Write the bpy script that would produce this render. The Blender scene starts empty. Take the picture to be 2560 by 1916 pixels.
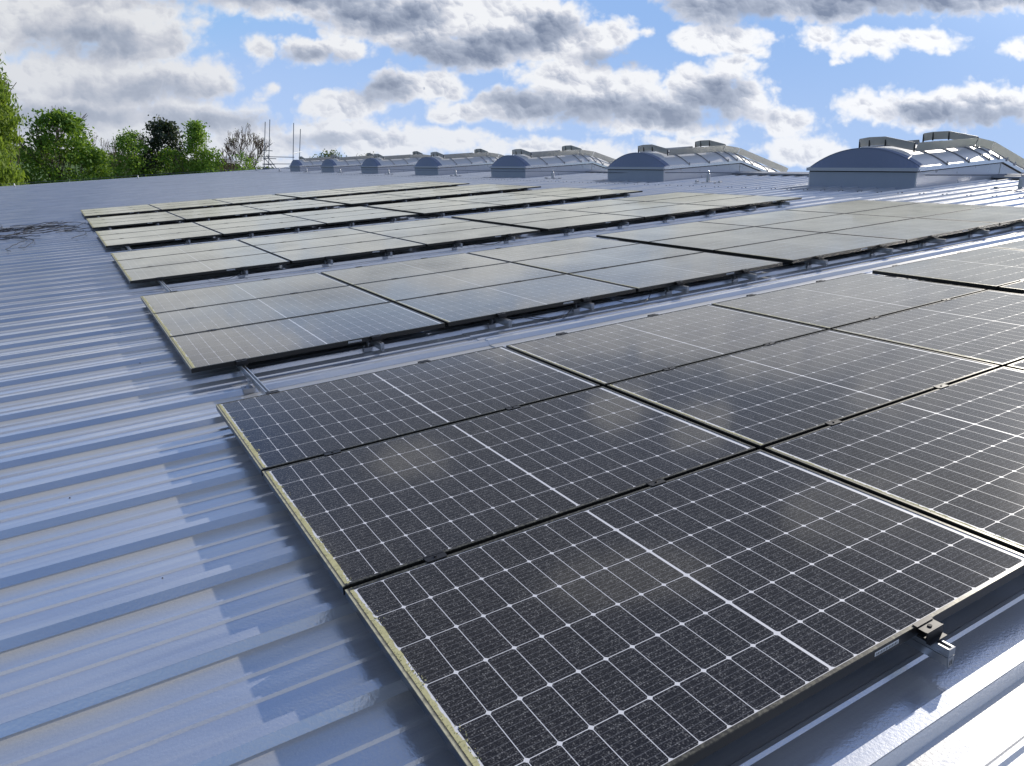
import bpy, math, random
import numpy as np
from mathutils import Vector, Matrix
random.seed(7); rng = np.random.default_rng(7)
R = math.radians
scene = bpy.context.scene
COL = scene.collection

# ------------------------------------------------------------------ camera
CAM = Vector((-0.70517, -0.94836, 1.15644))
cam = bpy.data.cameras.new('camera')
cam.sensor_width = 36; cam.lens = 26.667; cam.clip_start = .05; cam.clip_end = 9000
camo = bpy.data.objects.new('camera', cam); COL.objects.link(camo)
rt = Vector((0.858152, -0.506064, 0.086455)); dn = Vector((-0.042792, -0.238319, -0.970244)); fw = Vector((0.511609, 0.828917, -0.22617))
camo.matrix_world = Matrix(((rt.x, -dn.x, -fw.x, CAM.x), (rt.y, -dn.y, -fw.y, CAM.y), (rt.z, -dn.z, -fw.z, CAM.z), (0, 0, 0, 1)))
scene.camera = camo

# ------------------------------------------------------------------ render / exposure
scene.view_settings.view_transform = 'Standard'; scene.view_settings.look = 'None'
scene.view_settings.gamma = 1; scene.view_settings.use_curve_mapping = False
scene.view_settings.exposure = 0.06
scene.render.engine = 'CYCLES'
scene.cycles.use_denoising = True
try: scene.cycles.denoiser = 'OPENIMAGEDENOISE'
except Exception: pass
scene.cycles.max_bounces = 5; scene.cycles.diffuse_bounces = 2; scene.cycles.glossy_bounces = 4
scene.cycles.transparent_max_bounces = 6; scene.cycles.sample_clamp_indirect = 6
scene.cycles.caustics_reflective = False; scene.cycles.caustics_refractive = False

# ------------------------------------------------------------------ sun
SUN = Vector((0.81609, 0.3214, 0.48020)).normalized()
sd = bpy.data.lights.new('sun', 'SUN'); sd.energy = 4.5; sd.angle = R(.53); sd.color = (1, .93, .82)
so = bpy.data.objects.new('sun', sd); COL.objects.link(so)
so.rotation_euler = SUN.to_track_quat('Z', 'Y').to_euler()

# ------------------------------------------------------------------ node helpers
class NT:
    def __init__(s, tree): s.t = tree; s.n = tree.nodes; s.l = tree.links
    def new(s, typ, **kw):
        n = s.n.new(typ)
        for k, v in kw.items(): setattr(n, k, v)
        return n
    def put(s, sock, v):
        if isinstance(v, bpy.types.NodeSocket): s.l.new(v, sock)
        elif v is not None:
            if hasattr(sock.default_value, '__len__') and not hasattr(v, '__len__'): v = [v]*len(sock.default_value)
            if hasattr(sock.default_value, '__len__') and len(sock.default_value) == 4 and len(v) == 3: v = tuple(v)+(1,)
            sock.default_value = v
    def math(s, op, a, b=None, c=None, clamp=False):
        n = s.new('ShaderNodeMath', operation=op, use_clamp=clamp)
        s.put(n.inputs[0], a); s.put(n.inputs[1], b)
        if c is not None: s.put(n.inputs[2], c)
        return n.outputs[0]
    def vec(s, op, a, b=None, c=None):
        n = s.new('ShaderNodeVectorMath', operation=op)
        s.put(n.inputs[0], a)
        if b is not None: s.put(n.inputs[3 if op == 'SCALE' else 1], b)
        if c is not None: s.put(n.inputs[2], c)
        return n.outputs['Value' if op in ('DOT_PRODUCT', 'LENGTH', 'DISTANCE') else 'Vector']
    def noise(s, v, scale, detail=4, rough=.5, out='Fac', typ='FBM', dist=0, lac=2.0):
        n = s.new('ShaderNodeTexNoise'); n.noise_type = typ; n.normalize = True if typ == 'FBM' else False
        s.put(n.inputs['Vector'], v); n.inputs['Scale'].default_value = scale
        n.inputs['Detail'].default_value = detail; n.inputs['Roughness'].default_value = rough
        n.inputs['Distortion'].default_value = dist; n.inputs['Lacunarity'].default_value = lac
        return n.outputs['Fac' if out == 'Fac' else 'Color']
    def voro(s, v, scale, out='Distance', feature='F1'):
        n = s.new('ShaderNodeTexVoronoi'); n.feature = feature
        s.put(n.inputs['Vector'], v); n.inputs['Scale'].default_value = scale
        return n.outputs[out]
    def smooth(s, v, lo, hi, a=0., b=1.):
        n = s.new('ShaderNodeMapRange', interpolation_type='SMOOTHSTEP')
        s.put(n.inputs['Value'], v); s.put(n.inputs['From Min'], lo); s.put(n.inputs['From Max'], hi)
        s.put(n.inputs['To Min'], a); s.put(n.inputs['To Max'], b)
        return n.outputs[0]
    def lin(s, v, lo, hi, a=0., b=1.):
        n = s.new('ShaderNodeMapRange')
        s.put(n.inputs['Value'], v); s.put(n.inputs['From Min'], lo); s.put(n.inputs['From Max'], hi)
        s.put(n.inputs['To Min'], a); s.put(n.inputs['To Max'], b)
        return n.outputs[0]
    def mix(s, f, a, b, mode='MIX'):
        n = s.new('ShaderNodeMix', data_type='RGBA', blend_type=mode)
        s.put(n.inputs[0], f); s.put(n.inputs[6], a); s.put(n.inputs[7], b)
        return n.outputs[2]
    def xyz(s, v):
        n = s.new('ShaderNodeSeparateXYZ'); s.put(n.inputs[0], v); return n.outputs
    def comb(s, x, y, z):
        n = s.new('ShaderNodeCombineXYZ'); s.put(n.inputs[0], x); s.put(n.inputs[1], y); s.put(n.inputs[2], z); return n.outputs[0]

# ------------------------------------------------------------------ sky: clear-air sky with cumulus
world = bpy.data.worlds.new('World'); scene.world = world; world.use_nodes = True
w = NT(world.node_tree); w.n.clear()
sky = w.new('ShaderNodeTexSky', sky_type='NISHITA'); sky.sun_disc = False
sky.sun_elevation = math.asin(SUN.z); sky.sun_rotation = math.atan2(SUN.x, SUN.y)
sky.air_density = 1.0; sky.dust_density = .15; sky.ozone_density = 3.0
d = w.vec('NORMALIZE', w.new('ShaderNodeTexCoord').outputs['Generated'])
# chart of the sky centred 32 degrees east of the row direction, tilted five degrees (holds the clouds in view and the unseen added ones)
CH_R, CH_U, CH_F = (0.858152, -0.506064, 0.086455), (0.042792, 0.238319, 0.970244), (0.511609, 0.828917, -0.22617)
df = w.vec('DOT_PRODUCT', d, CH_F)
dfc = w.math('MAXIMUM', df, .25)
qx = w.math('MULTIPLY_ADD', w.math('DIVIDE', w.vec('DOT_PRODUCT', d, CH_R), dfc), 16.386, 11.06)
qy = w.math('MULTIPLY_ADD', w.math('DIVIDE', w.vec('DOT_PRODUCT', d, CH_U), dfc), -16.386, 8.28)
q = w.comb(qx, qy, 0)
# billow turbulence
wn1 = w.vec('SUBTRACT', w.noise(q, .55, 2, .5, 'Color'), (.5, .5, .5))
wn2 = w.vec('SUBTRACT', w.noise(q, 2.1, 4, .6, 'Color'), (.5, .5, .5))
qw = w.vec('ADD', w.vec('ADD', q, w.vec('MULTIPLY', wn1, (.75, .55, 0))), w.vec('MULTIPLY', wn2, (.34, .28, 0)))
def blobs(lst, start=-3.0, k=.10):
    acc = None
    for (x, y, rx, ry) in lst:
        n = w.vec('MULTIPLY_ADD', qw, (1/rx, 1/ry, 0), (-x/rx, -y/ry, 0))
        v = w.math('SUBTRACT', 1.0, w.vec('LENGTH', n))
        v = w.math('MULTIPLY', v, min(rx, ry)**.5)
        acc = v if acc is None else w.math('SMOOTH_MAX', acc, v, k)
    return acc
COVER = [(1.0,-1.6,4.6,1.3),(12.0,-2.0,2.6,.9),(17.0,-2.0,4.0,1.5),(22.5,-2.3,3.0,1.6),(13.2,-4.7,.9,.75),(15.5,-5.7,.9,.85),(21.4,-5.0,2.0,1.0),(18.0,-3.5,2.2,.7),(20.5,-9.5,2.4,1.5),(7.0,-5.8,1.3,.7),(13.5,-12,3.2,1.6),(25,-3,2.5,1.5),(1.0,.3,3.3,1.0),(3.0,.9,1.35,.7),(1.8,1.8,3.2,.8),(4.3,1.8,.9,.5),(1.6,2.8,3.3,.9),(4.0,2.55,1.7,.6),(5.3,3.1,1.3,.5),(-2.5,1,3,2.2),  # clouds above the picture are unseen, added for roof and panel reflections
 (5.6,1.08,.36,.24),(6.75,1.1,.62,.26),(7.45,1.0,.6,.24),(5.9,1.86,.2,.13),(6.2,.0,2.3,.42),(8.1,.3,1.5,.62),(9.3,.85,.8,.45),(9.6,.25,1.8,.8),(11.3,.6,1.5,.8),
 (10.3,1.1,1.3,.5),(12.2,.95,1.0,.6),(13.1,.75,.62,.45),(8.5,1.85,.85,.42),(9.5,1.9,.7,.36),(7.4,2.3,.85,.42),(7.2,2.85,1.1,.45),(8.3,3.15,1.2,.45),
 (9.9,2.45,.9,.28),(11.3,2.35,1.3,.42),(12.2,1.75,1.1,.5),(13.0,2.1,1.6,.6),(14.2,2.45,1.4,.42),(15.1,1.95,.9,.6),(15.75,1.5,.62,.42),(16.2,2.2,.62,.45),
 (17.0,2.65,.8,.34),(14.4,2.75,1.6,.25),(15.4,.05,1.2,.55),(17.8,.0,3.4,.42),(21.0,-.1,2.4,.45),(15.5,.8,1.05,.36),(17.7,.8,.5,.27),(18.6,.95,.9,.32),(19.9,.85,.9,.24),
 (18.8,2.3,.75,.34),(19.9,2.4,1.1,.46),(21.2,2.25,1.2,.5),(22.6,2.3,1.0,.5),(17.5,3.25,.9,.4),(12.8,3.3,.9,.22),(9.6,3.0,1.0,.28),(11.4,3.25,1.3,.25),(14.9,3.1,1.1,.2),(22.1,1.0,.4,.2),
 (14.05,.75,.16,.11),(18.0,1.35,.14,.09),(16.1,1.1,.5,.16),(3.4,3.5,3.5,.35)]
DARK = [(1.9,.95,1.7,.36),(3.2,1.98,1.5,.26),(5.9,-.15,2.6,.36),(8.3,.38,1.25,.36),(9.9,1.15,1.4,.36),(9.2,1.9,.01,.01),(8.2,1.9,.62,.34),(11.9,.6,.6,.26),
 (12.9,2.45,1.9,.26),(14.6,2.55,1.6,.24),(15.5,2.15,.75,.42),(15.8,-.05,1.7,.6),(18.8,-.2,3.8,.62),(21.3,2.55,1.2,.28),(20.2,2.5,.8,.22),(6.9,1.22,.7,.12),(11.1,.95,.9,.3),
 (7.0,3.0,.8,.16),(11.2,2.2,.8,.2),(13.3,1.3,.9,.24),(4.4,2.6,1.5,.2),(1.0,2.5,2.2,.22)]
cov = blobs(COVER); drk = blobs(DARK)
bil = w.noise(q, 1.5, 6, .58)                       # ragged detail
wn3 = w.vec('SUBTRACT', w.noise(q, 1.3, 3, .55, 'Color'), (.5, .5, .5))
qp = w.vec('ADD', q, w.vec('MULTIPLY', wn3, (.55, .45, 0)))
def puffs(scale, stretch=1.15):                      # rounded heads: distance and offset from each head's centre
    n = w.new('ShaderNodeTexVoronoi'); n.voronoi_dimensions = '2D'; n.feature = 'SMOOTH_F1' if scale < 6 else 'F1'
    v = w.vec('MULTIPLY', qp, (1, stretch, 1)); w.put(n.inputs['Vector'], v); n.inputs['Scale'].default_value = scale
    if scale < 6: n.inputs['Smoothness'].default_value = .55
    off = w.vec('SCALE', w.vec('SUBTRACT', v, n.outputs['Position']), scale)
    return n.outputs['Distance'], off
d1, o1 = puffs(1.9); d2, o2 = puffs(4.6); d3, o3 = puffs(10.5)
edge = w.math('MULTIPLY', w.math('SUBTRACT', .48, d1), .34)
edge = w.math('ADD', edge, w.math('MULTIPLY', w.math('SUBTRACT', .45, d2), .20))
edge = w.math('ADD', edge, w.math('MULTIPLY', w.math('SUBTRACT', .45, d3), .08))
edge = w.math('ADD', edge, w.math('MULTIPLY', w.math('SUBTRACT', bil, .5), .62))
dens = w.math('ADD', cov, edge)
# the rest of the sky: the same broken cumulus, laid on a flat layer overhead
dz = w.xyz(d)
lay = w.vec('DIVIDE', w.comb(dz[0], dz[1], 0), w.comb(*[w.math('ADD', w.math('MAXIMUM', dz[2], 0), .16)]*3))
g1 = w.noise(lay, 1.15, 7, .56)
gdens = w.math('MULTIPLY', w.math('SUBTRACT', g1, w.smooth(df, -.4, .4, .50, .565)), 2.6)
gdrk = w.math('MULTIPLY', w.math('SUBTRACT', w.noise(w.vec('ADD', lay, (.07, .05, 0)), 1.15, 3, .5), .57), 2.5)
infr = w.math('MULTIPLY', w.math('MULTIPLY', w.smooth(df, .50, .68), w.smooth(qy, -17, -10)), w.math('SUBTRACT', 1.0, w.math('MULTIPLY', w.smooth(qy, -2.6, -5.0), w.smooth(qx, 8.0, 4.0))))
def lerp(f, a, b): return w.math('MULTIPLY_ADD', w.math('SUBTRACT', b, a), f, a)
densT = lerp(infr, gdens, dens); drkT = lerp(infr, gdrk, w.math('ADD', drk, w.math('MULTIPLY', w.math('SUBTRACT', bil, .5), .5)))
soft = w.smooth(qx, 3.0, 8.0, .36, .23)
mask = w.smooth(densT, w.math('MULTIPLY', soft, -.55), soft)
# sunlit side of every head, grey undersides, dark flat bases
SD = (.50, -.86, 0)
core = w.smooth(drkT, -.52, .42)
rel = w.math('ADD', w.math('MULTIPLY', w.vec('DOT_PRODUCT', o1, SD), .85), w.math('ADD', w.math('MULTIPLY', w.vec('DOT_PRODUCT', o2, SD), .34), w.math('MULTIPLY', w.vec('DOT_PRODUCT', o3, SD), .16)))
rel = w.math('MULTIPLY', rel, w.math('SUBTRACT', 1.0, w.math('MULTIPLY', core, .40)))
thick = w.smooth(densT, .02, .60)
core = w.smooth(drkT, -.52, .42)
fine = w.noise(w.vec('ADD', qw, (3, 7, 0)), .9, 5, .55)
calm = w.smooth(qx, 2.5, 8.0, .35, 1.0)
lum = w.math('ADD', .97, w.math('MULTIPLY', core, w.smooth(qx, 2.5, 8.0, -.40, -.62)))
lum = w.math('ADD', lum, w.math('MULTIPLY', w.math('MULTIPLY', rel, w.math('MULTIPLY', calm, w.math('ADD', .35, thick))), .46))
lum = w.math('ADD', lum, w.math('MULTIPLY', w.math('SUBTRACT', fine, .53), w.math('MULTIPLY', thick, 1.1)))
lum = w.math('ADD', lum, w.math('MULTIPLY', w.math('SUBTRACT', bil, .5), .22))
lum = w.math('ADD', lum, w.math('MULTIPLY', w.math('SUBTRACT', 1.0, thick), .16))
lumc = w.math('MINIMUM', w.math('MAXIMUM', lum, .20), 1.0)
ramp = w.new('ShaderNodeValToRGB'); w.l.new(lumc, ramp.inputs[0])
ramp.color_ramp.elements[0].position = .20; ramp.color_ramp.elements[0].color = (.21, .255, .36, 1)
ramp.color_ramp.elements[1].position = .98; ramp.color_ramp.elements[1].color = (.93, .94, .965, 1)
for p_, c_ in ((.55, (.43, .48, .59, 1)), (.80, (.70, .72, .79, 1))):
    e_ = ramp.color_ramp.elements.new(p_); e_.color = c_
ccol = ramp.outputs[0]
hz = w.smooth(dz[2], -.02, .20)
ccol = w.mix(hz, w.mix(.45, ccol, (.70, .76, .88, 1)), ccol)
wleft = w.smooth(qx, 1.0, 8.5, .86, 1.0)
ccol = w.vec('SCALE', ccol, wleft)
CLOUD_GAIN = 9.2
near_sun = w.math('POWER', w.math('MAXIMUM', w.vec('DOT_PRODUCT', d, tuple(SUN)), 0), 9)
ccol = w.vec('SCALE', ccol, w.math('MULTIPLY_ADD', near_sun, CLOUD_GAIN*.22, CLOUD_GAIN))
elv = w.xyz(d)[2]
cap = w.mix(w.smooth(elv, .05, .25), (4.3, 5.85, 8.8, 1), (2.9, 4.75, 8.3, 1))
skyc = w.vec('MINIMUM', w.vec('MULTIPLY', sky.outputs[0], (1.1, 1.2, 1.45)), cap)
veil = w.math('MULTIPLY', w.math('MULTIPLY', w.smooth(qy, -.9, -3.2), w.smooth(qx, 1.5, 6.0)), w.smooth(df, .30, .60))     # whitish veil added out of view, to take the blue from reflections
vn = w.noise(lay, 2.2, 5, .6)
skyc = w.mix(w.math('MULTIPLY', veil, w.lin(vn, .3, .7, .62, .90)), skyc, (3.3, 3.45, 3.75, 1))
aur = w.math('POWER', w.math('MAXIMUM', w.vec('DOT_PRODUCT', d, tuple(SUN)), 0), 45)   # bright air round the sun, out of the picture to the upper right
skyc = w.vec('ADD', skyc, w.vec('SCALE', (9, 8.6, 8.0), aur))
tot = w.mix(w.math('MULTIPLY', mask, .97), skyc, ccol)
bg = w.new('ShaderNodeBackground'); w.put(bg.inputs[0], tot); bg.inputs[1].default_value = .1
wo = w.new('ShaderNodeOutputWorld'); w.l.new(bg.outputs[0], wo.inputs[0])
world.cycles.sampling_method = 'MANUAL'; world.cycles.sample_map_resolution = 256

# ------------------------------------------------------------------ materials
def mat(name):
    m = bpy.data.materials.new(name); m.use_nodes = True
    n = NT(m.node_tree); b = m.node_tree.nodes['Principled BSDF']
    return m, n, b
def simple(name, col, rough=.5, metal=0, nscale=0, namp=.15, bump=0, spec=.5):
    m, n, b = mat(name)
    b.inputs['Roughness'].default_value = rough; b.inputs['Metallic'].default_value = metal
    b.inputs['Specular IOR Level'].default_value = spec
    c = tuple(col)+(1,)
    if nscale:
        tc = n.new('ShaderNodeTexCoord').outputs['Object']
        f = n.noise(tc, nscale, 4, .6)
        n.put(b.inputs['Base Color'], n.mix(f, tuple(max(0, x*(1-namp)) for x in col)+(1,), tuple(min(1, x*(1+namp)) for x in col)+(1,)))
        n.put(b.inputs['Roughness'], n.lin(f, 0, 1, max(.02, rough-.1), min(1, rough+.1)))
        if bump:
            bn = n.new('ShaderNodeBump'); bn.inputs['Strength'].default_value = 1; bn.inputs['Distance'].default_value = bump
            n.put(bn.inputs['Height'], n.noise(tc, nscale*6, 3, .5)); n.l.new(bn.outputs[0], b.inputs['Normal'])
    else: b.inputs['Base Color'].default_value = c
    return m

def make_roof_mat():
    m, n, b = mat('coated_steel_roof')
    geo = n.new('ShaderNodeNewGeometry').outputs['Position']
    tc = n.new('ShaderNodeTexCoord').outputs['Object']
    oi = n.new('ShaderNodeObjectInfo')
    pz = n.xyz(geo)
    big = n.noise(geo, .9, 3, .55)
    streak = n.noise(n.vec('MULTIPLY', geo, (.5, 14, .5)), 1.0, 4, .6)
    grain = n.noise(geo, 210, 3, .65)
    spk = n.noise(geo, 420, 2, .5)
    base = n.mix(big, (.66, .69, .74, 1), (.76, .77, .79, 1))
    base = n.mix(n.math('MULTIPLY', n.smooth(streak, .45, .8), .35), base, (.70, .68, .62, 1))
    base = n.mix(n.smooth(grain, .50, .75, 0, .5), base, (.80, .80, .79, 1))
    base = n.mix(n.math('MULTIPLY', oi.outputs['Random'], .12), base, (.55, .57, .61, 1))
    # beige band beside every rib: the pans' reflection gradient painted as dust
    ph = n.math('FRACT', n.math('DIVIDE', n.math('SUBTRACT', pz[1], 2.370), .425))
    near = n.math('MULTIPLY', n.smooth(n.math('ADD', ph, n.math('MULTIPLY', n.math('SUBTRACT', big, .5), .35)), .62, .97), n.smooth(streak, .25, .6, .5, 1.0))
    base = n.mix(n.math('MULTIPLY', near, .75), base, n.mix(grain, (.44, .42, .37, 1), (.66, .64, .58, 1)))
    bn = n.new('ShaderNodeBump'); bn.inputs['Strength'].default_value = .55; bn.inputs['Distance'].default_value = .0009
    n.put(bn.inputs['Height'], n.math('ADD', n.noise(geo, 115, 2, .5), n.math('MULTIPLY', spk, .3)))
    b2 = n.new('ShaderNodeBump'); b2.inputs['Strength'].default_value = .7; b2.inputs['Distance'].default_value = .012
    n.put(b2.inputs['Height'], n.noise(n.vec('MULTIPLY', geo, (.8, 3.4, 1.0)), 1.6, 2, .5)); n.l.new(bn.outputs[0], b2.inputs['Normal'])
    c2 = m.node_tree.nodes.new('ShaderNodeBsdfPrincipled')
    out = m.node_tree.nodes['Material Output']
    for k_, me_, r0, r1 in ((b, .88, .10, .17), (c2, .45, .40, .50)):
        n.put(k_.inputs['Base Color'], base); k_.inputs['Metallic'].default_value = me_
        n.put(k_.inputs['Roughness'], n.lin(n.math('ADD', n.math('MULTIPLY', grain, .6), n.math('MULTIPLY', big, .4)), .3, .7, r0, r1))
        n.l.new(b2.outputs[0], k_.inputs['Normal'])
    ms = n.new('ShaderNodeMixShader')
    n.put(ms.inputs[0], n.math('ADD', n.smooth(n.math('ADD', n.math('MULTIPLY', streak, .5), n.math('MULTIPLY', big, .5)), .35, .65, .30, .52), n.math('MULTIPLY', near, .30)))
    n.l.new(b.outputs[0], ms.inputs[1]); n.l.new(c2.outputs[0], ms.inputs[2]); n.l.new(ms.outputs[0], out.inputs[0])
    return m
M_ROOF = make_roof_mat()

def dusty(n, tc, geo, clean, dust, dscale=1.0):
    """weathering film of grit and pollen; thin film looks denser at a shallow angle of view"""
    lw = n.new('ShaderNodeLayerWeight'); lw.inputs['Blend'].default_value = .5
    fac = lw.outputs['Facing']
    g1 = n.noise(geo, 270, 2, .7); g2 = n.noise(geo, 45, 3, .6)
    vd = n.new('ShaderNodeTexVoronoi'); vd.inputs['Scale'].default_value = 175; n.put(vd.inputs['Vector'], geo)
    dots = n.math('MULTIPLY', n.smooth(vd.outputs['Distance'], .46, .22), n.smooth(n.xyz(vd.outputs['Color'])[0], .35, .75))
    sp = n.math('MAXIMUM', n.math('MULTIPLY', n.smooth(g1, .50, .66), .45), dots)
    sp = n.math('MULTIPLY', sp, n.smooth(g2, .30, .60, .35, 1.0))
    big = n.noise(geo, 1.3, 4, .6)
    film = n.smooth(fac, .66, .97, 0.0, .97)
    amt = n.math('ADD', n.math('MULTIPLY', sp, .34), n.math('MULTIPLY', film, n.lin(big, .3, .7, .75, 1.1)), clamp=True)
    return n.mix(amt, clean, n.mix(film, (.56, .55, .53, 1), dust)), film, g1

def make_cell():
    m, n, b = mat('solar_cell_under_glass')
    tc = n.new('ShaderNodeTexCoord').outputs['Object']; geo = n.new('ShaderNodeNewGeometry').outputs['Position']
    oi = n.new('ShaderNodeObjectInfo')
    # object space: rows of half cells are 0.1685 apart in y, each with nine hair-thin busbars along x
    y = n.xyz(tc)[1]
    ph = n.math('ABSOLUTE', n.math('SUBTRACT', n.math('FRACT', n.math('DIVIDE', n.math('ADD', y, .0093), .0186)), .5))
    bus = n.smooth(ph, .07, .025, 0, .24)
    cold = n.mix(n.noise(geo, 5.5, 2, .5), (.014, .014, .016, 1), (.020, .019, .021, 1))
    clean = n.mix(bus, cold, (.34, .35, .38, 1))
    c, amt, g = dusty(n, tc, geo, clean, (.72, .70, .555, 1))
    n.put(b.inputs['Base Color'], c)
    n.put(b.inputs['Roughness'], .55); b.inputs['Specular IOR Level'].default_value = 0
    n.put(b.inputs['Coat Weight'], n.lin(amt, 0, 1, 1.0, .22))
    n.put(b.inputs['Coat Roughness'], n.lin(n.noise(geo, 2.2, 3, .5), .3, .7, .065, .10))
    b.inputs['Coat IOR'].default_value = 1.36
    bn = n.new('ShaderNodeBump'); bn.inputs['Strength'].default_value = .35; bn.inputs['Distance'].default_value = .0006
    n.put(bn.inputs['Height'], g); n.l.new(bn.outputs[0], b.inputs['Normal'])
    return m
M_CELL = make_cell()
def make_back():
    m, n, b = mat('white_backsheet_under_glass')
    tc = n.new('ShaderNodeTexCoord').outputs['Object']; geo = n.new('ShaderNodeNewGeometry').outputs['Position']
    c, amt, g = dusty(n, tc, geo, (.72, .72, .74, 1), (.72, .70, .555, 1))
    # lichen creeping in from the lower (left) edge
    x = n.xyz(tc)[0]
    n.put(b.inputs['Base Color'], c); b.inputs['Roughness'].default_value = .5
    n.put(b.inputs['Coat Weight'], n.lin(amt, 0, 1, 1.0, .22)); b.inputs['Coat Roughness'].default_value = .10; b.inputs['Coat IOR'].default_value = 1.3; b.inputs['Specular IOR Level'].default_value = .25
    return m
M_BACK = make_back()
def make_frame(dirty=1.0):
    m, n, b = mat('black_anodised_frame')
    tc = n.new('ShaderNodeTexCoord').outputs['Object']
    nrm = n.new('ShaderNodeNewGeometry').outputs['Normal']; geo = n.new('ShaderNodeNewGeometry').outputs['Position']
    x = n.xyz(tc)[0]; z = n.xyz(tc)[2]
    low = n.smooth(n.math('ADD', x, n.math('MULTIPLY', n.noise(tc, 60, 3, .6), .004)), .013, .004, 0, 1)
    top = n.smooth(z, -.006, -.001)
    dirt = n.math('MULTIPLY', n.math('MULTIPLY', low, dirty), n.math('MULTIPLY', top, n.smooth(n.noise(tc, 35, 4, .6), .25, .6, .5, 1)))
    gen = n.math('MULTIPLY', top, n.smooth(n.noise(tc, 90, 3, .6), .4, .7, .02, .22))
    c = n.mix(n.math('MAXIMUM', dirt, gen), (.024, .023, .021, 1), (.56, .53, .38, 1))
    n.put(b.inputs['Base Color'], c); n.put(b.inputs['Roughness'], n.lin(dirt, 0, 1, .33, .8)); b.inputs['Metallic'].default_value = .3
    return m
M_FRAME = make_frame(); M_FRAME_B = make_frame(.25)
M_MOSS = simple('yellow_lichen', (.50, .47, .25), .95, 0, 60, .35)
M_ALU = simple('mill_aluminium', (.60, .61, .62), .30, .9, 18, .12)
M_ALU_D = simple('weathered_aluminium', (.46, .45, .42), .42, .75, 6, .18)
M_CLAMP = simple('black_clamp', (.025, .025, .027), .4, .4, 40, .2)
M_CAP = simple('grey_plastic_cap', (.34, .36, .40), .5, 0, 30, .1)
M_STICK = simple('white_sticker', (.88, .88, .86), .6, 0, 90, .25)
M_CABLE = simple('black_cable', (.012, .012, .014), .45, 0, 30, .2)
M_GALV = simple('galvanised_steel', (.42, .43, .46), .42, .75, 14, .2)
M_STEELD = simple('dark_scaffold_tube', (.13, .15, .18), .45, .6, 8, .25)
M_CURB = simple('kerb_sheet_grey', (.56, .57, .62), .30, .35, 3, .08, .0008)
M_HOOD = simple('rooflight_gable_shaded', (.15, .185, .28), .55, .0, 3, .06)  # blue shade and sky reflection of the front gable put into its colour
M_EAVE = simple('rooflight_edge_profile', (.66, .67, .70), .24, .8, 5, .08)
M_GASK = simple('black_gasket', (.02, .02, .022), .7)
M_ROD = simple('glazing_clamp_bar', (.30, .30, .31), .4, .7, 9, .2)
M_BARK = simple('bark', (.085, .065, .05), .9, 0, 3, .4)
M_TWIG = simple('twigs_reddish', (.11, .075, .062), .9, 0, 3, .3)
M_FLASH = simple('ridge_flashing', (.34, .36, .40), .30, .35, 2.5, .10, .0008)
M_FILL = simple('foam_filler', (.03, .03, .035), .9)
def make_poly():
    m, n, b = mat('opal_polycarbonate')
    tc = n.new('ShaderNodeTexCoord').outputs['Object']
    f = n.noise(tc, 2.2, 4, .6)
    n.put(b.inputs['Base Color'], n.mix(f, (.54, .54, .54, 1), (.64, .64, .63, 1)))
    b.inputs['Roughness'].default_value = .35; b.inputs['Coat Weight'].default_value = .15; b.inputs['Coat Roughness'].default_value = .15
    b.inputs['Subsurface Weight'].default_value = 0
    return m
M_POLY = make_poly(); M_KEND = simple('kerb_end_shaded', (.33, .37, .46), .35, .2, 3, .06); M_STRIP = simple('rooflight_end_strip', (.42, .45, .53), .35, .3, 3, .05)  # kerb end: darker copy of the kerb sheet, blue shade put into the colour
def make_leaf(name, c1, c2, c3, trans=.35):
    m, n, b = mat(name)
    oi = n.new('ShaderNodeNewGeometry').outputs['Position']
    rn = n.new('ShaderNodeNewGeometry').outputs['Random Per Island']
    f = n.noise(oi, .55, 3, .6)
    c = n.mix(rn, c1+(1,), c2+(1,)); c = n.mix(n.smooth(f, .4, .65, 0, .7), c, c3+(1,))
    n.put(b.inputs['Base Color'], c); b.inputs['Roughness'].default_value = .65
    tr = n.new('ShaderNodeBsdfTranslucent'); n.put(tr.inputs[0], n.mix(.5, c, (.30, .42, .04, 1)))
    ms = n.new('ShaderNodeMixShader'); ms.inputs[0].default_value = trans
    out = m.node_tree.nodes['Material Output']
    n.l.new(b.outputs[0], ms.inputs[1]); n.l.new(tr.outputs[0], ms.inputs[2]); n.l.new(ms.outputs[0], out.inputs[0])
    return m
L_WILLOW = make_leaf('birch_leaves', (.14, .23, .03), (.25, .34, .05), (.17, .27, .035), .45)
L_MAPLE = make_leaf('maple_leaves', (.07, .165, .018), (.16, .30, .03), (.09, .20, .022), .42)
L_LIGHT = make_leaf('young_leaves', (.13, .26, .035), (.24, .40, .06), (.16, .30, .05), .45)
L_PINE = make_leaf('dark_needles', (.018, .034, .022), (.035, .055, .03), (.03, .045, .03), .10)
L_OLIVE = make_leaf('olive_leaves', (.06, .10, .03), (.10, .14, .04), (.07, .10, .03), .25)
L_BUD = make_leaf('reddish_buds', (.12, .09, .055), (.17, .13, .06), (.10, .08, .05), .3)

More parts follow.
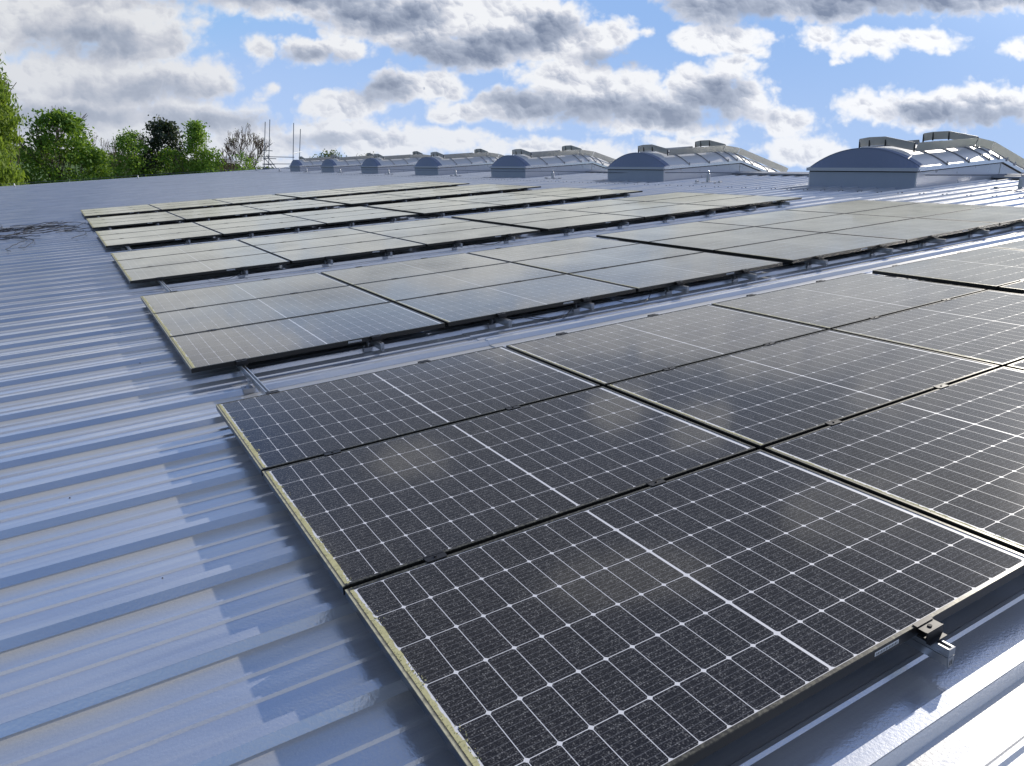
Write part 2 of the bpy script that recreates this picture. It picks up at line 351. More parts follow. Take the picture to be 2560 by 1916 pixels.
# ------------------------------------------------------------------ mesh helpers
class MB:
    def __init__(s): s.v = []; s.f = []; s.mi = []
    def add(s, vs, fs, mi=0):
        o = len(s.v); s.v += [tuple(v) for v in vs]; s.f += [tuple(i+o for i in f) for f in fs]; s.mi += [mi]*len(fs); return s
    def box(s, x0, x1, y0, y1, z0, z1, mi=0):
        return s.add([(x0,y0,z0),(x1,y0,z0),(x1,y1,z0),(x0,y1,z0),(x0,y0,z1),(x1,y0,z1),(x1,y1,z1),(x0,y1,z1)],
                     [(0,3,2,1),(4,5,6,7),(0,1,5,4),(1,2,6,5),(2,3,7,6),(3,0,4,7)], mi)
    def hexa(s, p, mi=0):   # 8 points: bottom loop then top loop
        return s.add(p, [(0,3,2,1),(4,5,6,7),(0,1,5,4),(1,2,6,5),(2,3,7,6),(3,0,4,7)], mi)
    def tube(s, pts, r, n=6, mi=0, caps=True):
        pts = [Vector(p) for p in pts]; rs = r if hasattr(r, '__len__') else [r]*len(pts)
        o = len(s.v); up = None
        for i, p in enumerate(pts):
            t = (pts[min(i+1, len(pts)-1)]-pts[max(i-1, 0)])
            t = t.normalized() if t.length > 1e-9 else Vector((0, 0, 1))
            if up is None: up = Vector((0, 0, 1)) if abs(t.z) < .9 else Vector((1, 0, 0))
            a = t.cross(up).normalized() if t.cross(up).length > 1e-6 else t.orthogonal().normalized(); b = t.cross(a)
            for k in range(n):
                th = 2*math.pi*k/n; s.v.append(tuple(p+(a*math.cos(th)+b*math.sin(th))*rs[i]))
        for i in range(len(pts)-1):
            for k in range(n):
                s.f.append((o+i*n+k, o+i*n+(k+1) % n, o+(i+1)*n+(k+1) % n, o+(i+1)*n+k)); s.mi.append(mi)
        if caps:
            s.f.append(tuple(o+k for k in range(n))[::-1]); s.mi.append(mi)
            e = o+(len(pts)-1)*n; s.f.append(tuple(e+k for k in range(n))); s.mi.append(mi)
        return s
    def mesh(s, name, mats, smooth=False):
        me = bpy.data.meshes.new(name); me.from_pydata(s.v, [], s.f)
        for m in (mats if isinstance(mats, (list, tuple)) else [mats]): me.materials.append(m)
        if any(s.mi): me.polygons.foreach_set('material_index', s.mi)
        if smooth: me.polygons.foreach_set('use_smooth', [True]*len(me.polygons))
        me.update(); return me
    def build(s, name, mats, parent=None, smooth=False, loc=None):
        return obj(name, s.mesh(name, mats, smooth), parent, loc)
def obj(name, me, parent=None, loc=None):
    o = bpy.data.objects.new(name, me); COL.objects.link(o)
    if parent is not None: o.parent = parent
    if loc is not None: o.location = loc
    return o
def tag(o, label=None, cat=None, group=None, kind=None):
    if label: o['label'] = label
    if cat: o['category'] = cat
    if group: o['group'] = group
    if kind: o['kind'] = kind
    return o
AL = R(9.3)
RW = Matrix.Rotation(-AL, 3, 'Y')        # near roof slope -> world (X up the slope, Z off the roof)
def W(x, y, z): return RW @ Vector((x, y, z))
def rthing(name, x, y, z, label, cat, group=None):
    o = bpy.data.objects.new(name, None); COL.objects.link(o); o.empty_display_size = .1
    o.location = W(x, y, z); o.rotation_euler = (0, -AL, 0)
    return tag(o, label, cat, group)
def thing(name, loc, label, cat, group=None, rz=0):
    o = bpy.data.objects.new(name, None); COL.objects.link(o); o.location = loc; o.rotation_euler = (0, 0, rz); o.empty_display_size = .1
    return tag(o, label, cat, group)
def at(az, el, dist):
    a, e = R(az), R(el)
    return Vector((CAM.x+dist*math.sin(a), CAM.y+dist*math.cos(a), CAM.z+dist*math.tan(e)))

# ------------------------------------------------------------------ setting: ground, field, far hills
GZ = -7.0
def ground():
    n1, n2 = 90, 70
    v = []; f = []
    for j in range(n2+1):
        rr = 3+ (j/n2)**3.2*4200
        for i in range(n1):
            a = 2*math.pi*i/n1
            x, y = rr*math.sin(a), rr*math.cos(a)
            z = GZ
            if rr > 150:
                t = min(1, (rr-150)/500)
                z += t*t*(3-2*t)*(11+3*math.sin(a*3+.4)+2*math.sin(a*7+1))
            v.append((x, y, z))
    for j in range(n2):
        for i in range(n1):
            f.append((j*n1+i, (j+1)*n1+i, (j+1)*n1+(i+1) % n1, j*n1+(i+1) % n1))
    v.append((0, 0, GZ)); f += [(len(v)-1, i, (i+1) % n1) for i in range(n1)]
    me = bpy.data.meshes.new('ground'); me.from_pydata(v, [], f); me.update()
    m, n, b = mat('meadow')
    geo = n.new('ShaderNodeNewGeometry').outputs['Position']
    c = n.mix(n.smooth(n.noise(geo, .012, 3, .5), .4, .6), (.075, .17, .025, 1), (.05, .11, .03, 1))
    c = n.mix(n.noise(geo, .6, 5, .6), c, (.09, .16, .035, 1))
    n.put(b.inputs['Base Color'], c); b.inputs['Roughness'].default_value = .9
    me.materials.append(m)
    tag(obj('ground', me), kind='structure')
ground()

# ------------------------------------------------------------------ the building: roof sheets, ridge, gable edge, walls
bld = bpy.data.objects.new('industrial_building', None); COL.objects.link(bld)
tag(bld, 'long industrial building with grey ribbed steel roof carrying the solar panels', 'building')
bld.rotation_euler = (0, -AL, 0)
PAN, CR = -.125, -.096
PITCH = .425
def sheet_profile():
    pts = []
    for k in range(3):
        o = k*PITCH
        pts += [(o+0, PAN), (o+.016, CR), (o+.060, CR), (o+.076, PAN)]
        for mpos in (.178, .293): pts += [(o+mpos, PAN), (o+mpos+.008, PAN+.007), (o+mpos+.019, PAN+.007), (o+mpos+.027, PAN)]
    pts += [(3*PITCH, PAN), (3*PITCH+.014, CR-.001)]
    return pts
PR = sheet_profile()
def sheet_mesh(x0, x1, name, lift):
    mb = MB()
    nseg = 2
    for i in range(nseg+1):
        x = x0+(x1-x0)*i/nseg
        for (y, z) in PR: mb.v.append((x, y, z+lift))
    m = len(PR)
    for i in range(nseg):
        for k in range(m-1):
            mb.f.append((i*m+k, (i+1)*m+k, (i+1)*m+k+1, i*m+k+1)); mb.mi.append(0)
    # cut edge at the lower end, so the end lap shows a real step
    o = len(mb.v)
    for (y, z) in PR: mb.v.append((x0, y, z+lift-.006))
    for k in range(m-1): mb.f.append((k, k+1, o+k+1, o+k)); mb.mi.append(0)
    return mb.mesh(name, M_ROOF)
X0, XR, Y1 = -12.0, 16.95, 66.6
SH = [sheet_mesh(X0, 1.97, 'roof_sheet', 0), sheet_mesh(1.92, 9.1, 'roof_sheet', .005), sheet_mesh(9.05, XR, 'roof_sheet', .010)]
Yb = 2.370-PITCH*3*7
NSH = int((Y1-Yb)/(3*PITCH))+1
for i in range(NSH):
    for s in range(3):
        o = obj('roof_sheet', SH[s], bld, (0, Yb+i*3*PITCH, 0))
YE = Yb+NSH*3*PITCH
YS = Yb
# screws on rib crowns at the purlins, joined
mb = MB()
for xp in (12.95, 13.07):
    for k in range(-5, 160):
        y = 2.370+k*PITCH+.038
        if 1 < y < YE-.5:
            mb.tube([(xp, y, CR+.009), (xp, y, CR+.022)], .014, 6)
o = mb.build('roof_screw', M_CLAMP, bld); o['kind'] = 'stuff'
# ridge cap: folded sheet over both slopes, in 3 m lengths
def rot_far(x, z):          # point on the far slope measured from the ridge, expressed in near-slope axes
    c, s_ = math.cos(2*AL), math.sin(2*AL)
    return (XR+.05+x*c+z*s_, -x*s_+z*c)
rc = MB()
sec = [(XR-.22, CR+.012), (XR-.22, CR+.052), (XR+.05, CR+.085)]
fx, fz = rot_far(.27, CR+.052+.0)
fx2, fz2 = rot_far(.27, CR+.012)
sec += [(fx, fz), (fx2, fz2)]
def ext(mb, sec, y0, y1):
    o = len(mb.v)
    for y in (y0, y1):
        for (x, z) in sec: mb.v.append((x, y, z))
    m = len(sec)
    for k in range(m-1): mb.f.append((o+k, o+k+1, o+m+k+1, o+m+k)); mb.mi.append(0)
ext(rc, sec, 0, 3.0)
RC = rc.mesh('ridge_cap', M_FLASH)
i = 0; y = YS
while y < YE-.1:
    L_ = min(3.0, YE-y)
    o = obj('ridge_cap', RC, bld, (0, y, .003*(i % 2))); o.scale = (1, L_/3.0+.01, 1)
    y += 3.0; i += 1
fl = MB(); ext(fl, [(XR-.12, PAN+.002), (XR-.12, CR+.05)], YS, YE); fl.build('ridge_filler', M_FILL, bld)
# far slope as one corrugated part (seen only past the ridge)
fs = MB()
for s in (0,):
    prof = []
    yy = YS
    while yy < YE-.05:
        prof += [(yy, PAN), (yy+.016, CR), (yy+.060, CR), (yy+.076, PAN)]; yy += PITCH
    for xx in (.02, 17.0):
        for (y_, z_) in prof:
            a, b_ = rot_far(xx, z_); fs.v.append((a, y_, b_))
    m = len(prof)
    for k in range(m-1): fs.f.append((k, k+1, m+k+1, m+k)); fs.mi.append(0)
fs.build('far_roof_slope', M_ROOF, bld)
# gable flashing along the far edge
gf = MB()
gf.box(X0, XR, YE-.04, YE+.06, PAN-.22, CR+.05)
gf.build('verge_flashing', M_EAVE, bld)
gf2 = MB()
a0 = rot_far(0, PAN-.22); a1 = rot_far(17, PAN-.22); b1 = rot_far(17, CR+.05); b0 = rot_far(0, CR+.05)
gf2.hexa([(a0[0], YE-.04, a0[1]), (a1[0], YE-.04, a1[1]), (a1[0], YE+.06, a1[1]), (a0[0], YE+.06, a0[1]), (b0[0], YE-.04, b0[1]), (b1[0], YE-.04, b1[1]), (b1[0], YE+.06, b1[1]), (b0[0], YE+.06, b0[1])])
gf2.build('verge_flashing', M_EAVE, bld)
# walls down to the ground (world-vertical), expressed in building axes
inv = RW.inverted()
def wallpart(pts):
    mb = MB(); mb.add([tuple(inv @ Vector(p)) for p in pts], [tuple(range(len(pts)))]); mb.build('wall', M_CURB, bld)
le = W(X0+.3, 0, PAN-.25); ri = W(XR, 0, PAN-.25); fa = rot_far(16.7, PAN-.25); re_ = W(fa[0], 0, fa[1])
for yw in (YS+.1, YE-.1):
    wallpart([(le.x, yw, GZ), (re_.x, yw, GZ), (re_.x, yw, re_.z), (ri.x, yw, ri.z), (le.x, yw, le.z)])
wallpart([(le.x, YS+.1, GZ), (le.x, YE-.1, GZ), (le.x, YE-.1, le.z), (le.x, YS+.1, le.z)])
wallpart([(re_.x, YS+.1, GZ), (re_.x, YE-.1, GZ), (re_.x, YE-.1, re_.z), (re_.x, YS+.1, re_.z)])
gut = MB(); gut.box(X0-.18, X0+.02, YS, YE, PAN-.16, PAN-.03); gut.build('gutter', M_FLASH, bld)

# ------------------------------------------------------------------ solar panels
PL, PW, GR, GC, GB = 1.755, 1.038, .0223, .0285, .141
BY = [0.0, 4.0083, 8.3142, 12.6345, 16.8477, 21.0417]
def colx(c): return c*(PL+GC)+(GB-GC if c >= 3 else 0)
def rowy(b, r): return BY[b]+r*(PW+GR)
# frame: four mitred bars
fr = MB(); lip, T = .011, .030
def bar(p0, p1, q1, q0):
    fr.hexa([(p0[0], p0[1], -T), (p1[0], p1[1], -T), (q1[0], q1[1], -T), (q0[0], q0[1], -T), (p0[0], p0[1], 0), (p1[0], p1[1], 0), (q1[0], q1[1], 0), (q0[0], q0[1], 0)])
bar((0, 0), (PL, 0), (PL-lip, lip), (lip, lip)); bar((PL, 0), (PL, PW), (PL-lip, PW-lip), (PL-lip, lip))
bar((PL, PW), (0, PW), (lip, PW-lip), (PL-lip, PW-lip)); bar((0, PW), (0, 0), (lip, lip), (lip, PW-lip))
ME_FRAME = fr.mesh('frame', M_FRAME); ME_FRAME_B = fr.mesh('frame', M_FRAME_B)
lam = MB(); lam.box(lip-.003, PL-lip+.003, lip-.003, PW-lip+.003, -.009, -.0022); ME_LAM = lam.mesh('laminate', M_BACK)
CPX, CPY = .0845, .1686
MX = (PL-20*CPX-.007)/2; MY = (PW-6*CPY)/2
def cell_pts(ox, oy, z):
    a, b_, c = .0411, .0831, .0065
    return [(ox-a+c, oy-b_, z), (ox+a-c, oy-b_, z), (ox+a, oy-b_+c, z), (ox+a, oy+b_-c, z), (ox+a-c, oy+b_, z), (ox-a+c, oy+b_, z), (ox-a, oy+b_-c, z), (ox-a, oy-b_+c, z)]
def cell_prism(mb, ox, oy):
    t = cell_pts(ox, oy, -.0020); mb.add(t, [tuple(range(8))])
cm = MB(); t8 = cell_pts(0, 0, 0); b8 = [(x, y, -.0005) for x, y, z in t8]
cm.add(t8+b8, [tuple(range(8))]+[(k, k+8, (k+1) % 8+8, (k+1) % 8) for k in range(8)])
ME_CELL = cm.mesh('cell', M_CELL)
CC = []
for i in range(20):
    for j in range(6):
        CC.append((MX+CPX*(i+.5)+(.007 if i >= 10 else 0), MY+CPY*(j+.5)))
gm = MB()
for (x, y) in CC: cell_prism(gm, x, y)
ME_CELLS = gm.mesh('cell_grid', M_CELL)
def moss_mesh(n, wdt, seed):
    r_ = np.random.default_rng(seed); mb = MB()
    # continuous ragged crust
    y = .002; last = wdt*.8
    while y < PW-.012:
        dy = r_.uniform(.006, .016); last = max(wdt*.62, min(wdt, last+r_.uniform(-.004, .004)))
        z = -.0012+r_.uniform(0, .0012)
        mb.add([(.0085, y, z), (.0085+last*.9, y, z), (.0085+last*.9, y+dy*1.05, z+.0004), (.0085, y+dy*1.05, z)], [(0, 1, 2, 3)])
        y += dy
    for _ in range(n):
        y = r_.uniform(.01, PW-.015); clump = .5+.5*math.sin(y*23+seed)+.4*math.sin(y*61)
        x = .009+abs(r_.normal(0, wdt*.55*(.35+.65*max(0, clump))))
        s_ = r_.uniform(.0012, .0034); h = s_*r_.uniform(.5, 1.3); a = r_.uniform(0, 6.28)
        p = [(x+s_*math.cos(a+q_), y+s_*math.sin(a+q_), -.0022) for q_ in (0, 2.1, 4.2)]
        mb.add(p+[(x+r_.normal(0, .001), y+r_.normal(0, .001), -.0022+h)], [(0, 1, 3), (1, 2, 3), (2, 0, 3)])
    return mb.mesh('moss_fringe', M_MOSS)
MOSS_T = [moss_mesh(1000, .024, s) for s in (1, 2, 3)]
MOSS_S = [moss_mesh(300, .015, s) for s in (4, 5)]
lb = MB(); lb.box(0, .095, -.0008, 0, -.021, -.009, 0)
for k in range(14):
    x = .006+k*.0062; lb.box(x, x+(.0025 if k % 3 else .0030), -.0012, -.0009, -.019, -.0125, 1)
ME_STICK = lb.mesh('barcode_label', [M_STICK, M_CLAMP])
BN = ['nearest block', 'second block', 'third block', 'fourth block', 'fifth block', 'sixth and farthest block']
RN = ['front row', 'middle row', 'back row']
CN = ['leftmost', 'second from the left', 'third from the left', 'fourth from the left', 'fifth from the left', 'rightmost']
for b in range(6):
    for r in range(3):
        nc = [3, 4, 5][r] if b == 0 else 6
        for c in range(nc):
            x, y = colx(c), rowy(b, r)
            look = 'solar panel with lichen on its free left edge' if c == 0 else ('dark solar panel' if b < 2 else 'dust-paled solar panel')
            cn = CN[c]
            t = rthing('solar_panel', x, y, random.uniform(-.0008, .0008)+(.0045 if (c >= 3 and b < 3) else 0), '%s, %s, %s, %s' % (look, RN[r], BN[b].replace(' and farthest', ''), cn), 'solar panel', 'solar panels in six blocks on the ribbed roof')
            obj('frame', ME_FRAME if c == 0 else ME_FRAME_B, t); obj('laminate', ME_LAM, t)
            dist = (W(x+.9, y+.5, 0)-CAM).length
            if dist < 7.2:
                for (cx, cy) in CC: obj('cell', ME_CELL, t, (cx, cy, -.0021))
            else:
                o = obj('cell_grid', ME_CELLS, t); o['kind'] = 'stuff'
            if c == 0: o = obj('moss_fringe', MOSS_T[(b+r) % 3], t); o['kind'] = 'stuff'
            elif dist < 9: o = obj('moss_fringe', MOSS_S[(c+r) % 2], t); o['kind'] = 'stuff'
            if r == 0: obj('barcode_label', ME_STICK, t, (1.02+.0*c, 0, 0))

# ------------------------------------------------------------------ mounting rails with clamps and feet
RAILX = [.303, 1.216, 2.222, 3.012, 4.004, 4.81, 5.82, 6.81, 7.70, 8.60, 9.50, 10.30]
def rail_mesh(y0, y1):
    mb = MB(); a = .0125; z1 = -.0305; z0 = -.0825
    # two-chamber section with an open top slot
    mb.box(-a, -a+.006, y0, y1, z1-.018, z1); mb.box(a-.006, a, y0, y1, z1-.018, z1)
    mb.box(-a, a, y0, y1, z1-.024, z1-.0185)
    mb.hexa([(-a+.004, y0, z0), (a-.004, y0, z0), (a-.004, y1, z0), (-a+.004, y1, z0), (-a, y0, z1-.026), (a, y0, z1-.026), (a, y1, z1-.026), (-a, y1, z1-.026)])
    return mb
ec = MB(); ec.box(-.013, .013, -.004, 0, -.0525, -.030)
ec.hexa([(-.009, -.004, -.084), (.009, -.004, -.084), (.009, 0, -.084), (-.009, 0, -.084), (-.0135, -.004, -.0545), (.0135, -.004, -.0545), (.0135, 0, -.0545), (-.0135, 0, -.0545)])
for xx in (-.005, .002): ec.box(xx, xx+.002, -.0047, -.0041, -.078, -.064, 1)
ME_CAPR = ec.mesh('end_cap', [M_CAP, M_GASK])
mc = MB(); mc.box(-.036, .036, -.0108, .0108, -.004, .0022); mc.box(-.034, .034, -.019, -.0108, .0006, .0030); mc.box(-.034, .034, .0108, .019, .0006, .0030)
mc.tube([(0, 0, .002), (0, 0, .006)], .005, 6)
ME_MID = mc.mesh('mid_clamp', M_CLAMP)
en = MB(); en.box(-.034, .034, -.034, -.031, -.026, .0005); en.box(-.034, .034, -.006, .008, .0006, .0026); en.box(-.034, .034, -.030, -.006, -.0030, -.0006); en.box(-.030, .030, -.030, -.004, -.028, -.023)
en.tube([(0, -.018, -.0008), (0, -.018, .0022)], .006, 8, 1); en.box(-.036, .036, -.046, -.034, -.029, -.026)
ME_END = en.mesh('end_clamp', [M_CLAMP, M_GASK])
ft = MB(); ft.box(-.075, -.015, -.022, .050, CR+.001, CR+.0045); ft.box(-.032, -.0285, .0, .045, CR+.0045, -.045); ft.box(-.0285, -.0125, .008, .038, -.075, -.070)
ft.tube([(-.036, .024, -.058), (-.018, .024, -.058)], .006, 6); ft.tube([(-.058, .014, CR+.004), (-.058, .014, CR+.012)], .006, 6)
ft.box(-.075, -.015, -.0245, -.022, PAN+.004, CR+.004)
ME_FOOT = ft.mesh('roof_foot', M_GALV)
D3 = 3*PW+2*GR
RAILM = {}
side = ['left', 'right']
for b in range(6):
    for i, rx in enumerate(RAILX):
        if b == 0 and rx > 8.7: continue
        if i == 0:
            y0 = -.085 if b == 0 else BY[b-1]+D3+.055
            y1 = BY[b]+D3+.05
        else:
            y0 = BY[b]-(.078 if b == 0 else .105+.02*((i*7) % 3)); y1 = BY[b]+D3+.035
        lab = 'aluminium mounting rail under the %s, %s of the two beneath the %s panel column' % (BN[b].replace(' and farthest', ''), side[i % 2], ['leftmost', 'second', 'third', 'fourth', 'fifth', 'rightmost'][i//2])
        t = rthing('mounting_rail', rx, 0, 0, lab, 'rail', 'mounting rails under the panel blocks')
        rail_mesh(y0, y1).build('rail', M_ALU, t)
        obj('end_cap', ME_CAPR, t, (0, y0, 0))
        obj('end_clamp', ME_END, t, (0, BY[b], .003 if i >= 6 and b < 3 else 0))
        for r in (1, 2): obj('mid_clamp', ME_MID, t, (0, rowy(b, r)-GR/2, .003 if i >= 6 and b < 3 else 0))
        o = obj('end_clamp', ME_END, t, (0, BY[b]+D3, 0)); o.rotation_euler = (0, 0, math.pi)
        k0 = math.ceil((y0+.03-2.370)/PITCH); ks = range(k0, int((y1-2.370)/PITCH)+1, 3)
        for k in ks: obj('roof_foot', ME_FOOT, t, (0, 2.370+k*PITCH+.018, 0))

# ------------------------------------------------------------------ barrel rooflights straddling the ridge
def make_rooflight(label, wd=2.55, x0=14.10, L2=2.95):
    t = rthing('barrel_rooflight', 0, 0, 0, label, 'rooflight', 'seven barrel rooflights along the ridge')
    XM = XR+.05
    HW, EV, AP = .205, .315, .68
    def P(leg, x, y, z):       # leg 0: near slope, x along; leg 1: far slope measured from the ridge, mitred on the bisector plane
        if leg == 0: return (x, y, z)
        a, c = rot_far(x, z); return (a, y, c)
    tn = math.tan(AL)
    def edge(leg, z): return XM+z*tn if leg == 0 else -z*tn
    def slab(mb, leg, ya, yb, za, zb, xs=None, xe=None, mi=0):
        s0 = (x0 if leg == 0 else L2) if xs is None else xs
        pts = []
        for z in (za, zb):
            e = edge(leg, z) if xe is None else xe
            pts += [P(leg, s0, ya, z), P(leg, e, ya, z), P(leg, e, yb, z), P(leg, s0, yb, z)]
        if leg == 1: pts = [pts[i] for i in (1, 0, 3, 2, 5, 4, 7, 6)]
        mb.hexa(pts, mi)
    # kerb walls: near side, far side, ends
    for leg in (0, 1):
        mb = MB(); slab(mb, leg, 0, .03, PAN-.0, HW); mb.build('kerb_side', M_CURB, t); mb = MB(); slab(mb, leg, wd-.03, wd, PAN, HW); mb.build('kerb_side', M_CURB, t)
        e = x0 if leg == 0 else L2
        mb = MB(); s_ = .03 if leg == 0 else -.03
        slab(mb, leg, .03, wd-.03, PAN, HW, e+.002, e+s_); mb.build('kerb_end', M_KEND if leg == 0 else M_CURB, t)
        mb = MB(); slab(mb, leg, .01, wd-.01, HW, HW+.022); mb.build('gasket', M_GASK, t)
        # eave profile round the foot of the vault
        mb = MB(); o_ = .045
        slab(mb, leg, -o_, .04, HW+.022, HW+.055); slab(mb, leg, wd-.04, wd+o_, HW+.022, HW+.055)
        slab(mb, leg, -o_+.02, .03, HW+.055, EV-.01); slab(mb, leg, wd-.03, wd+o_-.02, HW+.055, EV-.01)
        mb.build('eave_profile', M_EAVE, t)
        ex = -o_ if leg == 0 else o_
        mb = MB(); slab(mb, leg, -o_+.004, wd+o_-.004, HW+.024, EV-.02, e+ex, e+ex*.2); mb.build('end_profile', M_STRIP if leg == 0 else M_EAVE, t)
    a = wd/2+.02; h = AP-EV+.015; Rr = (a*a+h*h)/(2*h); ye = wd/2
    def arc(n, inset=0, up=0):
        th = math.asin(a/Rr); out = []
        for k in range(n+1):
            q_ = -th+2*th*k/n; out.append((ye+(Rr+up)*math.sin(q_), EV-.015+(Rr+up)*math.cos(q_)-(Rr-h)))
        return out
    # gable hood: leans back slightly
    A = arc(20)
    mb = MB(); base = [(y_, EV-.02) for y_, z_ in A]
    vs = [(x0-.045, y_, z_) for y_, z_ in base]+[(x0+.06, y_, z_) for y_, z_ in A]+[(x0+.22, y_, z_+.002) for y_, z_ in arc(20, 0, .004)]
    n_ = len(A)
    fs_ = [(k, k+n_, k+1+n_, k+1) for k in range(n_-1)]+[(k+n_, k+2*n_, k+1+2*n_, k+1+n_) for k in range(n_-1)]
    mb.add(vs, fs_); mb.build('gable_hood', M_HOOD, t)
    ar = MB()
    ar.tube([(x0+.057, y_, z_+.006) for y_, z_ in A], .007, 5); ar.build('hood_rim', M_HOOD, t)
    # glazing: separate opal sheets between clamp bars
    def vault(leg, xa, xb, nm='glazing_sheet', mt=M_POLY, up=0):
        mb = MB(); A_ = arc(18, 0, up); vs = []
        for x in (xa, xb):
            for (y_, z_) in A_:
                e = edge(leg, z_); xx = min(x, e) if leg == 0 else max(x, e)
                vs.append(P(leg, xx, y_, z_))
        m = len(A_); fs_ = [(k, k+m, k+1+m, k+1) if leg == 0 else (k, k+1, k+1+m, k+m) for k in range(m-1)]
        mb.add(vs, fs_); mb.build(nm, mt, t, smooth=True)
    bars0 = [x0+.20, x0+.92, x0+1.68, x0+2.42, 99]
    for i in range(4): vault(0, bars0[i], bars0[i+1])
    bars1 = [-99, .45, 1.15, 1.9, L2-.03]
    for i in range(4): vault(1, bars1[i], bars1[i+1])
    for leg, bs in ((0, bars0[1:4]+[XM-.12]), (1, [.10]+bars1[1:4])):
        for x in bs:
            mb = MB(); A_ = arc(14, 0, .012)
            mb.tube([P(leg, x, y_, z_) for y_, z_ in A_], .012, 4); mb.build('clamp_bar', M_ROD, t)
            mb = MB()
            pb = P(leg, x, -.035, EV-.03); mb.tube([pb, P(leg, x, -.03, EV+.05)], .016, 5); mb.build('bar_bracket', M_ROD, t)
    # wind deflector boards round the opening flap
    def zarc(y_): 
        q_ = math.asin((y_-ye)/Rr); return EV-.015+Rr*math.cos(q_)-(Rr-h)
    yb0, yb1 = ye-.80, ye+.42; BH = .170; th = .012
    def board(p, q_, lean=(0, 0), leg=0, leg2=None, strap=False):
        leg2 = leg if leg2 is None else leg2
        mb = MB(); d_ = Vector(P(leg2, *q_))-Vector(P(leg, *p)); nn = Vector((d_.y, -d_.x, 0)).normalized()*th
        up1 = Vector(P(leg, p[0]+lean[0], p[1]+lean[1], p[2]+BH)); up2 = Vector(P(leg2, q_[0]+lean[0], q_[1]+lean[1], q_[2]+BH))
        p_ = Vector(P(leg, *p)); q2 = Vector(P(leg2, *q_))
        mb.hexa([p_, q2, q2+nn, p_+nn, up1, up2, up2+nn, up1+nn]); mb.build('deflector_board', M_ALU_D, t)
        for e_ in ((p_, q2) if strap else ()):
            mb2 = MB(); c_ = e_+nn*1.6
            mb2.box(c_.x-.012, c_.x+.012, c_.y-.012, c_.y+.012, c_.z-.02, c_.z+BH*.9)
            mb2.build('board_strap', M_GASK, t)
    xf = x0+.52
    ys = [yb1, ye+.2, ye-.16, yb0]
    for k in range(3): board((xf+.02*k, ys[k], zarc(ys[k])+.045), (xf+.02*(k+1), ys[k+1], zarc(ys[k+1])+.045), (-.03, 0), strap=True)
    zb = zarc(yb0)+.03
    board((xf+.07, yb0-.004, zb), (XM-.22, yb0-.004, zb+.0), (0, -.05))
    board((xf+.07, yb1+.004, zb), (XM-.22, yb1+.004, zb+.0), (0, .05))
    xr_ = XM-.10
    for k in range(3): board((xr_-.02+.01*k, ys[k], zarc(ys[k])+.06), (xr_-.01+.01*k, ys[k+1], zarc(ys[k+1])+.06), (-.02, 0), strap=True)
    board((XM-.20, yb0-.012, zb), (.22, yb0-.004, zb), (0, -.05), 0, 1)
    board((.24, yb0-.004, zb), (L2-.45, yb0-.004, zb), (0, -.05), 1)
    board((.24, yb1+.004, zb), (L2-.45, yb1+.004, zb), (0, .05), 1)
    # vertical joint cover at the ridge
    mb = MB(); mb.hexa([(XM-.012, -.004, PAN+.02), (XM+.012, -.004, PAN+.02), (XM+.012, .002, PAN+.02), (XM-.012, .002, PAN+.02), (XM+.02, -.004, HW-.005), (XM+.044, -.004, HW-.005), (XM+.044, .002, HW-.005), (XM+.02, .002, HW-.005)])
    mb.build('joint_cover', M_ROD, t)
    # support flap sheet between the boards
    return t
def copy_tree(o, parent=None):
    c = o.copy(); COL.objects.link(c)
    if parent is not None: c.parent = parent
    for ch in [k for k in bpy.data.objects if k.parent == o]: copy_tree(ch, c)
    return c
RLN = ['largest and nearest barrel rooflight, grey gable hood and metal wind boards on top', 'second rooflight along the ridge, bluish gable, cable post standing before it', 'third rooflight along the ridge, between the second and fourth',
       'fourth rooflight along the ridge, the middle one of the seven', 'fifth rooflight along the ridge, behind the fourth', 'sixth rooflight along the ridge, next to last', 'smallest and farthest rooflight, beside the scaffold poles']
RLY = [8.33, 15.72, 23.07, 30.42, 37.73, 45.05, 52.45]
rl0 = make_rooflight(RLN[0]); kids0 = [k for k in bpy.data.objects if k.parent == rl0]
for i, y in enumerate(RLY):
    if i == 0: o = rl0
    else:
        o = rl0.copy(); COL.objects.link(o); o['label'] = RLN[i]
        for ch in kids0:
            c = ch.copy(); COL.objects.link(c); c.parent = o
    o.location = W(0, y, 0)

# ------------------------------------------------------------------ fall-arrest posts and their cable
def anchor(label):
    t = rthing('lifeline_post', 0, 0, 0, label, 'safety post', 'fall-arrest posts of the roof lifeline')
    mb = MB()
    mb.box(-.03, .03, -.44, .44, CR+.001, CR+.010); mb.box(-.24, .24, -.035, .035, CR+.010, CR+.018)
    mb.build('base_plate', M_GALV, t)
    for sy in (-.42, 0, .42):
        mb = MB(); mb.box(-.04, .04, sy-.035, sy+.035, CR+.018 if sy == 0 else CR+.010, CR+.045); mb.build('rib_clamp', M_GALV, t)
    mb = MB(); prof = [(.0, .055), (.03, .052), (.13, .046), (.17, .040), (.19, .022), (.195, .004)]
    n = 12; vs = []; fs_ = []
    for (z, r_) in prof: vs += [(r_*math.cos(2*math.pi*k/n), r_*math.sin(2*math.pi*k/n), CR+.045+z) for k in range(n)]
    for j in range(len(prof)-1): fs_ += [(j*n+k, j*n+(k+1) % n, (j+1)*n+(k+1) % n, (j+1)*n+k) for k in range(n)]
    mb.add(vs, fs_+[tuple(range((len(prof)-1)*n, len(prof)*n))]); mb.build('post', M_GALV, t, smooth=True)
    mb = MB(); c = CR+.045+.2
    mb.tube([(0, .03*math.sin(a), c+.018-.03*math.cos(a)) for a in np.linspace(0, 2*math.pi, 13)], .006, 5); mb.build('cable_eye', M_ALU, t)
    return t
